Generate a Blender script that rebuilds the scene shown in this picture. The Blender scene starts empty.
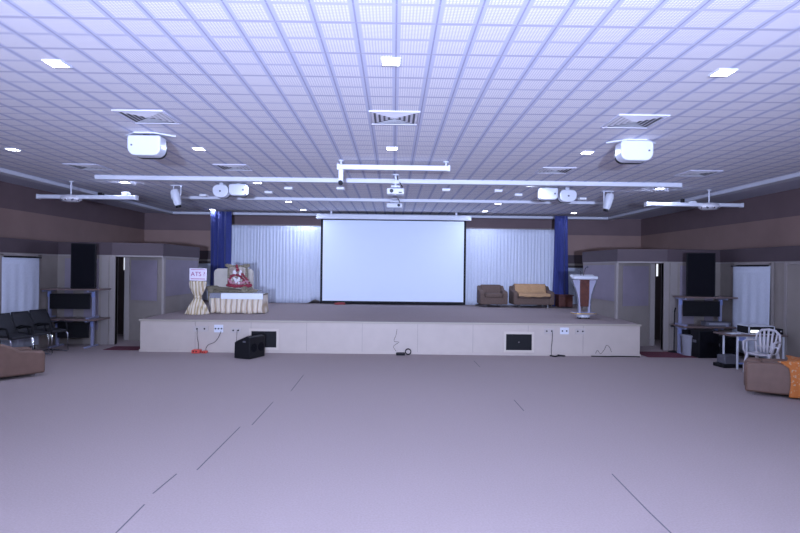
import bpy, bmesh, math, random
from mathutils import Vector, Matrix, noise
random.seed(7)
SC = bpy.context.scene
COL = SC.collection
PI = math.pi
HC, F = 1.90, 565.0            # eye height, focal length in pixels of an 800 px wide frame
CEIL = 3.72

# ------------------------------------------------------------------ camera
yc = Vector((-6.5, -1.5, -F)).normalized()
xc = Vector((1, -0.0118, 0)); xc = (xc - yc * xc.dot(yc)).normalized()
zc = xc.cross(yc)
Mcw = Matrix((xc, yc, zc)).transposed()          # camera <- world
Rwc = Mcw.transposed()                           # world <- camera
cam_d = bpy.data.cameras.new('camera'); cam = bpy.data.objects.new('camera', cam_d); COL.objects.link(cam)
cam.matrix_world = Matrix.Translation((0, 0, HC)) @ Rwc.to_4x4()
cam_d.sensor_width = 36; cam_d.lens = F / 800 * 36
cam_d.clip_start = .05; cam_d.clip_end = 200
SC.camera = cam

def at(px, py, X=None, Y=None, Z=None):
    """point of the place seen at a pixel of the photograph, on the plane X=, Y= or Z="""
    d = Rwc @ Vector((px - 400, 266.5 - py, -F))
    if Y is not None: t = Y / d.y
    elif Z is not None: t = (Z - HC) / d.z
    else: t = X / d.x
    return Vector((0, 0, HC)) + d * t

# ------------------------------------------------------------------ materials
def mat(name, col, rough=.6, metal=0, spec=.5, bump=0, bscale=60, var=0, vscale=8, trans=0, emit=None, estr=0, sheen=0, coat=0):
    m = bpy.data.materials.new(name); m.use_nodes = True
    nt = m.node_tree; b = nt.nodes['Principled BSDF']
    b.inputs['Base Color'].default_value = (*col, 1)
    b.inputs['Roughness'].default_value = rough
    b.inputs['Metallic'].default_value = metal
    b.inputs['Specular IOR Level'].default_value = spec
    b.inputs['Transmission Weight'].default_value = trans
    b.inputs['Sheen Weight'].default_value = sheen
    b.inputs['Coat Weight'].default_value = coat
    if emit:
        b.inputs['Emission Color'].default_value = (*emit, 1); b.inputs['Emission Strength'].default_value = estr
    tc = nt.nodes.new('ShaderNodeTexCoord')
    if var:
        n = nt.nodes.new('ShaderNodeTexNoise'); n.inputs['Scale'].default_value = vscale; n.inputs['Detail'].default_value = 4
        nt.links.new(tc.outputs['Object'], n.inputs['Vector'])
        mr = nt.nodes.new('ShaderNodeMapRange'); mr.inputs[1].default_value = .3; mr.inputs[2].default_value = .7
        mr.inputs[3].default_value = 1 - var; mr.inputs[4].default_value = 1 + var
        nt.links.new(n.outputs['Fac'], mr.inputs[0])
        mx = nt.nodes.new('ShaderNodeVectorMath'); mx.operation = 'SCALE'
        mx.inputs[0].default_value = col
        nt.links.new(mr.outputs[0], mx.inputs['Scale']); nt.links.new(mx.outputs[0], b.inputs['Base Color'])
    if bump:
        n = nt.nodes.new('ShaderNodeTexNoise'); n.inputs['Scale'].default_value = bscale; n.inputs['Detail'].default_value = 3
        nt.links.new(tc.outputs['Object'], n.inputs['Vector'])
        bp = nt.nodes.new('ShaderNodeBump'); bp.inputs['Strength'].default_value = bump; bp.inputs['Distance'].default_value = .01
        nt.links.new(n.outputs['Fac'], bp.inputs['Height']); nt.links.new(bp.outputs[0], b.inputs['Normal'])
    return m

M = {}
M['plate'] = mat('cream socket plate', (.48, .43, .40), .5)
M['pale_frame'] = mat('pale cream frame', (.58, .51, .44), .6)
M['carpet'] = mat('grey carpet', (.35, .29, .285), .95, spec=.1, bump=.5, bscale=220, var=.07, vscale=60)
M['seam'] = mat('carpet seam', (.11, .10, .115), .95)
M['plaster'] = mat('grey plaster', (.60, .60, .70), .8, bump=.05)
M['white_paint'] = mat('white paint', (.69, .71, .78), .5)
M['dark_band'] = mat('dark brown wall paint', (.19, .13, .135), .8, var=.05, vscale=2)
M['tan_band'] = mat('brown wall paint', (.34, .225, .195), .8, var=.05, vscale=2)
M['fascia'] = mat('slate fascia', (.075, .052, .060), .7, var=.05, vscale=2)
M['beige'] = mat('beige wall panel', (.27, .235, .21), .7, var=.05, vscale=3)
M['mauve'] = mat('mauve wall patch', (.245, .21, .255), .6, var=.06, vscale=3)
M['jamb'] = mat('pale jamb', (.30, .265, .25), .6)
M['door'] = mat('dark brown door', (.045, .032, .03), .5)
M['stage'] = mat('cream stage boards', (.50, .43, .38), .6, var=.03, vscale=4)
M['black'] = mat('black paint', (.008, .008, .010), .6, spec=.2, bump=.1)
M['black_fabric'] = mat('black fabric', (.014, .014, .018), .6, bump=.3, bscale=300)
M['grille'] = mat('black grille', (.006, .006, .009), .8, spec=.08, bump=.6, bscale=400)
M['steel_pale'] = mat('pale blue grey steel', (.25, .26, .38), .4)
M['chrome'] = mat('chrome', (.75, .76, .8), .15, metal=1)
M['steel_blue'] = mat('blue grey painted steel', (.22, .27, .52), .4)
M['wood_top'] = mat('brown laminate top', (.16, .11, .10), .35, var=.1, vscale=10)
M['white_plastic'] = mat('white plastic', (.66, .68, .74), .35)
M['cream_plastic'] = mat('cream moulded plastic', (.66, .63, .66), .35)
M['screen'] = mat('projection screen white', (.80, .88, 1.0), .9)
M['navy'] = mat('navy curtain fabric', (.022, .035, .19), .75, sheen=.3, var=.1, vscale=20)
M['curtain'] = mat('white curtain fabric', (.60, .64, .74), .85, var=.04, vscale=25)
M['brown_sofa'] = mat('brown rexine', (.155, .09, .066), .55, bump=.15, bscale=30, var=.1)
M['stage_sofa'] = mat('brown woven sofa fabric', (.135, .088, .068), .8, bump=.3, bscale=120, var=.15, vscale=30)
M['tan_throw'] = mat('tan orange throw', (.50, .30, .15), .8, bump=.2, bscale=60, var=.08, vscale=20)
M['cream_cloth'] = mat('cream upholstery', (.56, .51, .44), .8, var=.04)
M['brocade'] = mat('olive brocade', (.22, .19, .13), .7, var=.5, vscale=40)
M['runner'] = mat('white runner cloth', (.78, .82, .88), .8)
M['grey_box'] = mat('grey plastic', (.10, .10, .12), .5)
M['bin'] = mat('grey bin plastic', (.26, .26, .30), .5)
M['red_carpet'] = mat('red carpet', (.12, .022, .04), .95, bump=.4, bscale=200)
M['red_plastic'] = mat('red plastic', (.62, .07, .05), .5)
M['podium_brown'] = mat('dark red brown veneer', (.10, .028, .018), .4, var=.25, vscale=14)
M['acrylic'] = mat('frosted acrylic', (.40, .39, .50), .2)
M['gold_trim'] = mat('gold edging', (.55, .36, .13), .35, metal=.5)
M['maroon_wood'] = mat('maroon wood', (.085, .022, .02), .5, var=.15)
M['light'] = mat('lit lamp panel', (1, 1, 1), .5, emit=(.92, .96, 1), estr=9)
M['unlit'] = mat('unlit lamp panel', (.92, .93, .95), .4)
M['louvre'] = mat('diffuser louvre', (.72, .71, .76), .5)
M['diff_frame'] = mat('diffuser frame', (.58, .58, .68), .5)
M['slit'] = mat('door gap glow', (.5, .5, .5), .4, emit=(.85, .9, 1), estr=.45)  # emission stands in for light coming through the door gap
M['led'] = mat('lit display', (.5, .5, .5), .4, emit=(.85, .93, 1), estr=1.5)
M['lens'] = mat('dark lens glass', (.01, .01, .02), .4, spec=.3)
M['petal_red'] = mat('red flowers', (.27, .025, .05), .7)
M['petal_white'] = mat('white flowers', (.85, .82, .85), .7)
M['paper'] = mat('pink white board', (.80, .74, .84), .6)
M['ink'] = mat('red violet ink', (.40, .08, .22), .6)
M['leaf'] = mat('dull green leaves', (.10, .12, .07), .7)

def ceiling_mat():
    m = bpy.data.materials.new('perforated ceiling tiles'); m.use_nodes = True
    nt = m.node_tree; b = nt.nodes['Principled BSDF']; b.inputs['Roughness'].default_value = .75
    N, L = nt.nodes.new, nt.links.new
    tc = N('ShaderNodeTexCoord'); sp = N('ShaderNodeSeparateXYZ'); L(tc.outputs['Object'], sp.inputs[0])
    def mt(op, a, b_=None, c=None):
        n = N('ShaderNodeMath'); n.operation = op
        for i, v in enumerate((a, b_, c)):
            if v is None: continue
            if isinstance(v, (int, float)): n.inputs[i].default_value = v
            else: L(v, n.inputs[i])
        return n.outputs[0]
    def dist(co, pitch, off=0):      # distance to nearest multiple of pitch
        a = mt('ADD', co, 300 * pitch + pitch / 2 + off)
        return mt('ABSOLUTE', mt('SUBTRACT', mt('MODULO', a, pitch), pitch / 2))
    X, Y = sp.outputs[0], sp.outputs[1]
    dx = dist(X, .3); dy = dist(Y, .3)
    bandy = mt('LESS_THAN', dy, .022); bandx = mt('LESS_THAN', dx, .034); band = mt('MAXIMUM', bandx, bandy)
    lineX = mt('LESS_THAN', dx, .007)
    line = mt('LESS_THAN', dist(Y, .6), .008)
    line2 = mt('LESS_THAN', dist(Y, .6, .3), .003)
    hx = dist(X, .024, .012); hy = dist(Y, .024, .012)
    r = mt('SQRT', mt('ADD', mt('MULTIPLY', hx, hx), mt('MULTIPLY', hy, hy)))
    hole = mt('MULTIPLY', mt('LESS_THAN', r, .0085), mt('SUBTRACT', 1, band))
    def mixc(f, a, b_):
        n = N('ShaderNodeMix'); n.data_type = 'RGBA'
        L(f, n.inputs[0])
        for i, v in ((6, a), (7, b_)):
            if isinstance(v, tuple): n.inputs[i].default_value = (*v, 1)
            else: L(v, n.inputs[i])
        return n.outputs[2]
    c = mixc(bandy, (.68, .665, .73), (.61, .61, .72)); c = mixc(bandx, c, (.60, .62, .76))
    c = mixc(hole, c, (.98, .97, .98))
    c = mixc(lineX, c, (.36, .37, .52))
    c = mixc(line2, c, (.58, .58, .68))
    c = mixc(line, c, (.47, .46, .58))
    L(c, b.inputs['Base Color'])
    return m
M['tiles'] = ceiling_mat()

def stripes_mat(name, c1, c2, c3, scale, dirn='X'):
    m = mat(name, c1, .7); nt = m.node_tree; b = nt.nodes['Principled BSDF']
    tc = nt.nodes.new('ShaderNodeTexCoord'); w = nt.nodes.new('ShaderNodeTexWave')
    w.bands_direction = dirn; w.inputs['Scale'].default_value = scale; w.inputs['Distortion'].default_value = 3
    w.inputs['Detail'].default_value = 2
    r = nt.nodes.new('ShaderNodeValToRGB'); r.color_ramp.elements[0].color = (*c1, 1); r.color_ramp.elements[1].color = (*c3, 1)
    e = r.color_ramp.elements.new(.5); e.color = (*c2, 1)
    nt.links.new(tc.outputs['Object'], w.inputs['Vector']); nt.links.new(w.outputs['Fac'], r.inputs[0])
    nt.links.new(r.outputs[0], b.inputs['Base Color'])
    return m
M['gold_cloth'] = stripes_mat('gold satin cloth', (.40, .29, .15), (.66, .55, .38), (.74, .67, .55), 3.4)
M['skirt_cloth'] = stripes_mat('striped gold satin skirt', (.42, .31, .20), (.72, .64, .55), (.76, .66, .50), 2.3)

def spotted(name, c1, c2, scale, lo, hi):
    m = mat(name, c1, .75); nt = m.node_tree; b = nt.nodes['Principled BSDF']
    tc = nt.nodes.new('ShaderNodeTexCoord'); v = nt.nodes.new('ShaderNodeTexNoise'); v.inputs['Scale'].default_value = scale
    v.inputs['Detail'].default_value = 1
    r = nt.nodes.new('ShaderNodeValToRGB'); r.color_ramp.elements[0].color = (*c1, 1); r.color_ramp.elements[1].color = (*c2, 1)
    r.color_ramp.elements[0].position = lo; r.color_ramp.elements[1].position = hi
    nt.links.new(tc.outputs['Object'], v.inputs['Vector']); nt.links.new(v.outputs['Fac'], r.inputs[0])
    nt.links.new(r.outputs[0], b.inputs['Base Color'])
    return m
M['orange_throw'] = spotted('orange patterned throw', (.52, .16, .03), (.50, .34, .22), 26, .60, .66)
M['portrait'] = spotted('faded portrait print', (.52, .47, .40), (.30, .24, .20), 9, .4, .6)

# ------------------------------------------------------------------ mesh builder
class MB:
    def __init__(s): s.bm = bmesh.new()
    def box(s, c, d, rz=0, rx=0, ry=0):
        r = bmesh.ops.create_cube(s.bm, size=1)
        mt = Matrix.Translation(c) @ Matrix.Rotation(rz, 4, 'Z') @ Matrix.Rotation(ry, 4, 'Y') @ Matrix.Rotation(rx, 4, 'X') @ Matrix.Diagonal((*d, 1))
        bmesh.ops.transform(s.bm, matrix=mt, verts=r['verts']); return s
    def mm(s, a, b):
        return s.box([(a[i] + b[i]) / 2 for i in range(3)], [abs(b[i] - a[i]) for i in range(3)])
    def tube(s, pts, r, n=8, flat=1):
        pts = [Vector(p) for p in pts]; rs = r if isinstance(r, (list, tuple)) else [r] * len(pts)
        rings = []
        up = Vector((0, 0, 1))
        for i, p in enumerate(pts):
            a = pts[max(i - 1, 0)]; b = pts[min(i + 1, len(pts) - 1)]
            t = (b - a).normalized()
            u = t.cross(up)
            if u.length < .05: u = t.cross(Vector((0, 1, 0)))
            u.normalize(); v = u.cross(t)
            rings.append([s.bm.verts.new(p + (u * math.cos(2 * PI * k / n) + v * math.sin(2 * PI * k / n) * flat) * rs[i]) for k in range(n)])
        for a, b in zip(rings, rings[1:]):
            for k in range(n): s.bm.faces.new((a[k], a[(k + 1) % n], b[(k + 1) % n], b[k]))
        s.bm.faces.new(rings[0][::-1]); s.bm.faces.new(rings[-1]); return s
    def lathe(s, prof, n=24, c=(0, 0, 0), fn=None):
        rings = []
        for r, z in prof:
            rings.append([s.bm.verts.new((c[0] + (fn(r, z, 2 * PI * k / n) if fn else r) * math.cos(2 * PI * k / n),
                                          c[1] + (fn(r, z, 2 * PI * k / n) if fn else r) * math.sin(2 * PI * k / n), c[2] + z)) for k in range(n)])
        for a, b in zip(rings, rings[1:]):
            for k in range(n): s.bm.faces.new((a[k], a[(k + 1) % n], b[(k + 1) % n], b[k]))
        s.bm.faces.new(rings[0][::-1]); s.bm.faces.new(rings[-1]); return s
    def prism(s, poly, a, b, axis='Z'):
        def pt(p, h):
            return {'Z': (p[0], p[1], h), 'Y': (p[0], h, p[1]), 'X': (h, p[0], p[1])}[axis]
        A = [s.bm.verts.new(pt(p, a)) for p in poly]; B = [s.bm.verts.new(pt(p, b)) for p in poly]
        s.bm.faces.new(A[::-1]); s.bm.faces.new(B); n = len(poly)
        for k in range(n): s.bm.faces.new((A[k], A[(k + 1) % n], B[(k + 1) % n], B[k]))
        return s
    def ball(s, c, r, sc=(1, 1, 1), u=10, v=7):
        q = bmesh.ops.create_uvsphere(s.bm, u_segments=u, v_segments=v, radius=r)
        bmesh.ops.transform(s.bm, matrix=Matrix.Translation(c) @ Matrix.Diagonal((*sc, 1)), verts=q['verts']); return s
    def cyl(s, c, r, h, n=16, axis='Z'):
        q = bmesh.ops.create_cone(s.bm, cap_ends=True, segments=n, radius1=r, radius2=r, depth=h)
        R = {'Z': Matrix.Identity(4), 'X': Matrix.Rotation(PI / 2, 4, 'Y'), 'Y': Matrix.Rotation(PI / 2, 4, 'X')}[axis]
        bmesh.ops.transform(s.bm, matrix=Matrix.Translation(c) @ R, verts=q['verts']); return s
    def grid(s, fn, nu, nv, closed=False):
        V = [[s.bm.verts.new(fn(i / nu, j / nv)) for j in range(nv + 1)] for i in range(nu + (0 if closed else 1))]
        m = len(V)
        for i in range(nu):
            for j in range(nv):
                a, b = V[i % m], V[(i + 1) % m]
                s.bm.faces.new((a[j], b[j], b[j + 1], a[j + 1]))
        return s
    def build(s, name, m, parent=None, bevel=0, smooth=False, solid=0, subsurf=0, seg=2):
        bmesh.ops.recalc_face_normals(s.bm, faces=s.bm.faces)
        me = bpy.data.meshes.new(name); s.bm.to_mesh(me); s.bm.free()
        me.materials.append(m)
        o = bpy.data.objects.new(name, me); COL.objects.link(o)
        if parent: o.parent = parent
        if solid:
            q = o.modifiers.new('solid', 'SOLIDIFY'); q.thickness = solid; q.offset = 0
        if bevel:
            q = o.modifiers.new('bevel', 'BEVEL'); q.width = bevel; q.segments = seg; q.limit_method = 'ANGLE'; q.angle_limit = math.radians(40)
        if subsurf:
            q = o.modifiers.new('sub', 'SUBSURF'); q.levels = q.render_levels = subsurf
        if smooth or bevel or subsurf:
            for p in me.polygons: p.use_smooth = True
            if bevel or smooth == 'auto':
                try: me.set_sharp_from_angle(angle=math.radians(40))
                except Exception: pass
        return o

def thing(name, label, cat, loc=(0, 0, 0), rz=0, group=None):
    o = bpy.data.objects.new(name, None); COL.objects.link(o); o.empty_display_size = .1
    o.location = loc; o.rotation_euler = (0, 0, rz); o['label'] = label; o['category'] = cat
    if group: o['group'] = group
    return o
def tag(o, label, cat, group=None):
    o['label'] = label; o['category'] = cat
    if group: o['group'] = group
    return o
def struct(name, mb, m, parent=None, **k):
    o = mb.build(name, m, parent, **k)
    if parent is None: o['kind'] = 'structure'
    return o
def copy_tree(o, label, loc=None, rz=None):
    r = o.copy(); COL.objects.link(r); r['label'] = label
    if loc is not None: r.location = loc
    if rz is not None: r.rotation_euler = (0, 0, rz)
    for ch in list(o.children):
        c = ch.copy(); COL.objects.link(c); c.parent = r
        for g in list(ch.children):
            d = g.copy(); COL.objects.link(d); d.parent = c
    return r

# ================================================================== SETTING
XL, XR, YB, Y0 = -8.7, 8.7, 19.8, -9.0
fl = struct('floor', MB().mm((XL - .2, Y0, -.1), (XR + .2, YB + .1, 0)), M['carpet'])
def floor_seam(pa, pb, w=.022):
    a, b = at(*pa, Z=0), at(*pb, Z=0)
    d = (b - a); L = d.length; ang = math.atan2(d.y, d.x); c = (a + b) / 2
    MB().box((c.x, c.y, .0005), (L, w, .003), rz=ang).build('seam', M['seam'], fl)
for a, b in (((303.5, 375), (291, 391)), ((273, 402), (252, 425)), ((240, 427), (197, 470)),
             ((176.5, 474), (153, 493.5)), ((144.5, 504.5), (116, 533)), ((612, 474), (648, 511)), ((648, 511), (674, 536)),
             ((514, 400), (524, 411)), ((474, 361), (480, 367))):
    floor_seam(a, b, .011)
TX0, TX1, TYB = -7.6, 7.42, 19.3
ce = struct('ceiling', MB().mm((TX0, Y0, CEIL), (TX1, TYB, CEIL + .1)), M['tiles'])
MB().mm((XL - .2, Y0, CEIL), (TX0, YB + .1, CEIL + .1)).mm((TX1, Y0, CEIL), (XR + .2, YB + .1, CEIL + .1)).mm((TX0, TYB, CEIL), (TX1, YB + .1, CEIL + .1)).build('plaster_border', M['plaster'], ce)
struct('trim_1', MB().mm((TX0 - .12, Y0, CEIL - .08), (TX0 + .12, TYB + .12, CEIL)), M['white_paint'], bevel=.008)
struct('trim_2', MB().mm((TX1 - .12, Y0, CEIL - .08), (TX1 + .12, TYB + .12, CEIL)), M['white_paint'], bevel=.008)
struct('trim_3', MB().mm((TX0 + .12, TYB - .12, CEIL - .08), (TX1 - .12, TYB + .12, CEIL)), M['white_paint'], bevel=.008)
struct('trim_4', MB().mm((-6.1, 11.55, CEIL - .085), (5.92, 11.75, CEIL)), M['white_paint'], bevel=.008)
struct('trim_5', MB().mm((-5.85, 14.85, CEIL - .075), (5.75, 15.0, CEIL)), M['white_paint'], bevel=.008)

# upper walls: three painted bands
B1, B2, B3 = 3.13, 2.43, 2.13
def banded(name, a, b):
    o = struct(name, MB().mm((a[0], a[1], B1), (b[0], b[1], CEIL)), M['dark_band'])
    MB().mm((a[0], a[1], B2), (b[0], b[1], B1)).build('brown_band', M['tan_band'], o)
    MB().mm((a[0], a[1], B3), (b[0], b[1], B2)).build('slate_band', M['fascia'], o)
    MB().mm((a[0], a[1], 0), (b[0], b[1], B3)).build('beige_band', M['beige'], o)
    return o
banded('wall_left', (XL - .15, Y0), (XL, YB))
banded('wall_right', (XR, Y0), (XR + .15, YB))
wb = banded('wall_back', (XL - .15, YB), (XR + .15, YB + .15))
struct('wall_front', MB().mm((XL - .15, Y0 - .15, 0), (XR + .15, Y0, CEIL)), M['beige'])

# lower partitions with their slate fascia
def poly_wall(pts, z0, z1, t, side):
    mb = MB()
    P = [Vector(p) for p in pts]; off = []
    for i, p in enumerate(P):
        a = P[max(i - 1, 0)]; b = P[min(i + 1, len(P) - 1)]
        d1 = (p - a).normalized() if i else (b - p).normalized(); d2 = (b - p).normalized() if i < len(P) - 1 else d1
        n1 = Vector((-d1.y, d1.x)); n2 = Vector((-d2.y, d2.x)); n = (n1 + n2).normalized()
        off.append(p + n * (side * t / max(.3, n.dot(n1))))
    poly = [tuple(p) for p in P] + [tuple(p) for p in off[::-1]]
    return mb.prism(poly, z0, z1)
ST = .708
for sx, nm in ((-1, 'left'), (1, 'right')):
    OX = 0 if sx < 0 else -.11
    m = lambda p: (sx * p[0] + OX, p[1])
    W1 = [m(p) for p in ((8.0, Y0 + .1), (8.0, 13.55), (6.62, 13.55))]
    W2 = [m(p) for p in ((6.75, 14.4), (5.65, 13.9), (5.65, 16.45))]
    side = -1 if sx > 0 else 1
    o = struct('wall_%s_partition' % nm, poly_wall(W1, 0, B3, .10, -side if False else (1 if sx < 0 else -1)), M['beige'])
    Fp = [m(p) for p in ((7.98, Y0 + .1), (7.98, 13.53), (6.70, 13.53), (5.63, 13.87), (5.63, 16.47))]
    poly_wall(Fp, B3, B2, .2, (1 if sx < 0 else -1)).build('slate_fascia', M['fascia'], o)
    poly_wall([m((7.99, Y0 + .1)), m((7.99, 13.54)), m((6.7, 13.54)), m((5.64, 13.88)), m((5.64, 16.46))], B3 - .035, B3, .12, (1 if sx < 0 else -1)).build('cornice', M['jamb'], o)
    struct('wall_%s_wing' % nm, poly_wall(W2, 0, B3 - .035, .10, (1 if sx < 0 else -1)), M['beige'])
    w = bpy.data.objects['wall_%s_wing' % nm]
    # thin mauve rectangles on the upper faces, and pale jambs
    MB().mm((sx * 5.645 + OX, 14.0, ST + .42), (sx * 5.63 + OX, 16.35, B3 - .09)).build('mauve_patch', M['mauve'], w)
    MB().mm((sx * 5.655 + OX, 13.86, 0), (sx * 5.60 + OX, 13.97, B3 - .036)).build('corner_post', M['jamb'], w)
    a, b = Vector(m((6.60, 14.315))), Vector(m((5.80, 13.95))); c = (a + b) / 2; d = b - a
    nrm = Vector((sx * -.0, -1))
    MB().box((c.x, c.y - .012, 1.52), (d.length, .012, 1.0), rz=math.atan2(d.y, d.x)).build('mauve_patch', M['mauve'], w)
    MB().box((sx * 6.72 + OX, 14.375, (B3 - .036) / 2), (.12, .1, B3 - .036), rz=0).build('jamb', M['jamb'], w)
    MB().mm((sx * 6.62 + OX, 13.52, 0), (sx * 6.74 + OX, 13.66, B3 - .036)).build('jamb', M['jamb'], o)
    MB().mm((sx * 6.78 + OX, 13.53, 0), (sx * 6.95 + OX, 13.56, B3 - .036)).build('pilaster', M['jamb'], o)
    MB().mm((sx * 7.02 + OX, 13.535, .35), (sx * 7.36 + OX, 13.56, B3 - .09)).build('mauve_patch', M['mauve'], o)
    MB().mm((sx * 7.62 + OX, 13.535, .35), (sx * 7.82 + OX, 13.56, B3 - .09)).build('mauve_patch', M['mauve'], o)
    # dark door down the passage, with a glowing strip for light through its gap
    dd = struct('door_%d' % (3 if sx < 0 else 4), MB().mm((sx * 6.75 + OX, 15.6, 0), (sx * 8.65 + OX, 15.68, 2.3)), M['door'])
    px = (125.0, 657.0)[sx > 0]
    g = at(px, 266, Y=15.6)
    MB().mm((g.x - .018, 15.57, 1.76), (g.x + .018, 15.605, 2.10)).build('glow_slit', M['slit'], dd)
    # side doorway with frame and rod
    ya, yb = (11.6, 12.72) if sx < 0 else (11.7, 12.9)
    fr = struct('door_%d' % (1 if sx < 0 else 2), MB().mm((sx * 7.94 + OX, ya - .09, 0), (sx * 8.0 + OX, ya, 2.1)).mm((sx * 7.94 + OX, yb, 0), (sx * 8.0 + OX, yb + .09, 2.1)).mm((sx * 7.94 + OX, ya - .09, 2.06), (sx * 8.0 + OX, yb + .09, 2.12)), M['jamb'], bevel=.006)
    MB().mm((sx * 7.985 + OX, ya, 0), (sx * 8.0 + OX, yb, 2.06)).build('dark_opening', M['door'], fr)
    MB().tube([(sx * 7.9 + OX, ya - .05, 2.035), (sx * 7.9 + OX, yb + .05, 2.035)], .012).build('curtain_rod', M['black'], fr)
    random.seed(3 + sx)
    ph = random.random() * 6
    def cf(u, v, sx=sx, ya=ya, yb=yb, ph=ph):
        z = 2.03 - v * 1.93
        return (sx * (7.90 - .012 * math.sin(u * 26 + ph) * (.1 + v) - .014 * math.sin(u * 9 + 3 * v) * v) + OX, ya - .11 + u * (yb - ya + .08) + .03 * v * math.sin(7 * u), z)
    c = MB().grid(cf, 60, 12).build('door_curtain', M['curtain'], None, smooth=True, solid=.004)
    tag(c, 'white curtain hanging across the %s side doorway' % nm, 'curtain')
d5 = struct('door_5', MB().mm((7.84, 10.3, 0), (7.89, 11.15, 2.08)), M['beige'])
MB().mm((7.82, 10.22, 0), (7.88, 10.3, 2.12)).mm((7.82, 11.15, 0), (7.88, 11.23, 2.12)).mm((7.82, 10.3, 2.06), (7.88, 11.15, 2.12)).build('door_frame', M['jamb'], d5, bevel=.006)
# far corner doors behind the stage wings
for k, (pa, pb) in enumerate(((201, 211), (568, 583.5))):
    a = at(pa, 262, Y=19.7); b = at(pb, 262, Y=19.7)
    d = struct('door_%d' % (6 + k), MB().mm((a.x - .3, 19.74, ST), (b.x + .3, 19.8, 2.02)), M['curtain'])
    MB().mm((a.x - .3, 19.71, 1.98), (b.x + .3, 19.8, 2.06)).build('dark_head', M['door'], d)

# ------------------------------------------------------------------ stage
st = thing('stage', 'long low stage with cream boarded front and grey carpet top', 'stage')
SY = 12.45
poly = [(-5.56, SY), (5.50, SY), (5.62, 13.85), (5.62, 16.5), (8.6, 16.5), (8.6, 19.72), (-8.6, 19.72), (-8.6, 16.5), (-5.62, 16.5), (-5.62, 13.85)]
ins = [(-5.54, SY + .02), (5.48, SY + .02)] + poly[2:]
MB().prism(ins, 0, ST - .03).build('boarded_body', M['stage'], st)
MB().prism([(-5.54, SY + .05), (5.48, SY + .05)] + poly[2:], ST - .03, ST).build('carpet_top', M['carpet'], st)
MB().mm((-5.57, SY - .01, ST - .035), (5.51, SY + .06, ST + .004)).build('edge_lip', mat('beige lip', (.40, .35, .29), .5), st, bevel=.008)
MB().mm((-5.56, SY, .0), (5.50, SY + .03, .05)).build('skirting', M['stage'], st, bevel=.004)
for k in range(1, 9):
    x = -5.56 + k * 1.222
    MB().mm((x - .003, SY + .014, .05), (x + .003, SY + .022, ST - .04)).build('board_joint', M['beige'], st)
def on_front(px, py): return at(px, py, Y=SY + .02)
def front_rect(x0, y0, x1, y1, t, name, m, parent=st, bevel=.003):
    a, b = on_front(x0, y1), on_front(x1, y0)
    return MB().mm((a.x, SY + .018 - t, a.z), (b.x, SY + .022, b.z)).build(name, m, parent, bevel=bevel)
for x0, y0, x1, y1 in ((252, 332, 276, 346.3), (506.5, 335, 531, 349)):
    fa, fb = on_front(x0 - 3, y1 + 3.2), on_front(x1 + 3, y0 - 3)
    mb = MB(); w = .05; A, B = fa, fb
    mb.mm((A.x, SY - .005, A.z), (B.x, SY + .022, A.z + w)).mm((A.x, SY - .005, B.z - w), (B.x, SY + .022, B.z)).mm((A.x, SY - .005, A.z + w), (A.x + w, SY + .022, B.z - w)).mm((B.x - w, SY - .005, A.z + w), (B.x, SY + .022, B.z - w))
    f = mb.build('vent_frame', M['pale_frame'], st)
    gl = MB().mm((A.x + w, SY + .012, A.z + w), (B.x - w, SY + .02, B.z - w))
    p = gl.build('vent_panel', M['black'], f)
    MB().cyl(((A.x + B.x) / 2, SY + .01, (A.z + B.z) / 2), .012, .01, 10, 'Y').build('knob', M['chrome'], f)
def outlet(x0, y0, x1, y1, m, dots=2):
    p = front_rect(x0, y0, x1, y1, .014, 'socket_plate', m)
    for k in range(dots):
        c = on_front(x0 + (x1 - x0) * (k + .5) / dots, (y0 + y1) / 2)
        MB().cyl((c.x, SY, c.z), .018, .012, 10, 'Y').build('socket', M['black'], p)
for r in ((193.5, 326, 208.5, 331.5), (231, 328, 241, 332.5), (544, 328.5, 554, 333.5), (575, 328.5, 585, 334)):
    outlet(*r, M['plate'])
outlet(214.3, 324.8, 223.3, 332.3, M['white_plastic'], 3); outlet(560, 327.6, 568.6, 334.2, M['white_plastic'], 2)

def cable(pts, label, m=M['black'], r=.006, name='cable', dd=.012):
    P = []
    for p in pts:
        if len(p) == 3: P.append(Vector(p))
        else:
            q = on_front(*p); P.append(Vector((q.x, SY - dd, max(q.z, .01))))
    # smooth by catmull-rom
    out = []
    for i in range(len(P) - 1):
        a, b, c, d = P[max(i - 1, 0)], P[i], P[i + 1], P[min(i + 2, len(P) - 1)]
        for t in (0, .25, .5, .75):
            out.append(.5 * ((2 * b) + (c - a) * t + (2 * a - 5 * b + 4 * c - d) * t * t + (3 * b - a - 3 * c + d) * t ** 3))
    out.append(P[-1])
    for o_ in out: o_.z = max(o_.z, .012)
    o = MB().tube(out, r, 6).build(name, m, smooth=True)
    return tag(o, label, 'cable')
cable([(197.8, 328), (197.6, 336), (198.8, 343), (199, 350)], 'thin dark cable hanging from the leftmost stage socket to a red block', r=.005)
cable([(221.5, 331), (219, 337), (215, 342), (209, 344.5), (206.5, 348), (206.5, 351)], 'dark cable curving from the left white socket plate to a small red plug', r=.006)
cable([(237.5, 330), (237, 340), (237.5, 346)], 'thin cable dropping behind the black floor monitor speaker', r=.004)
cable([(552, 332), (551.8, 340), (551, 348), (551, 355)], 'black cable hanging straight down from the right stage socket', r=.006)
cable([(397, 329), (396, 335), (394, 341), (399, 342), (393.5, 346), (396, 351)], 'thin tangled cable hanging down the middle of the stage front', r=.004)
cable([(595, 353.5), (597, 350), (600, 353.5), (604, 349), (606, 345), (609, 347), (611, 352)], 'thin looped wire at the foot of the stage front on the right', r=.004)
p0 = on_front(603, 355)
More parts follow.
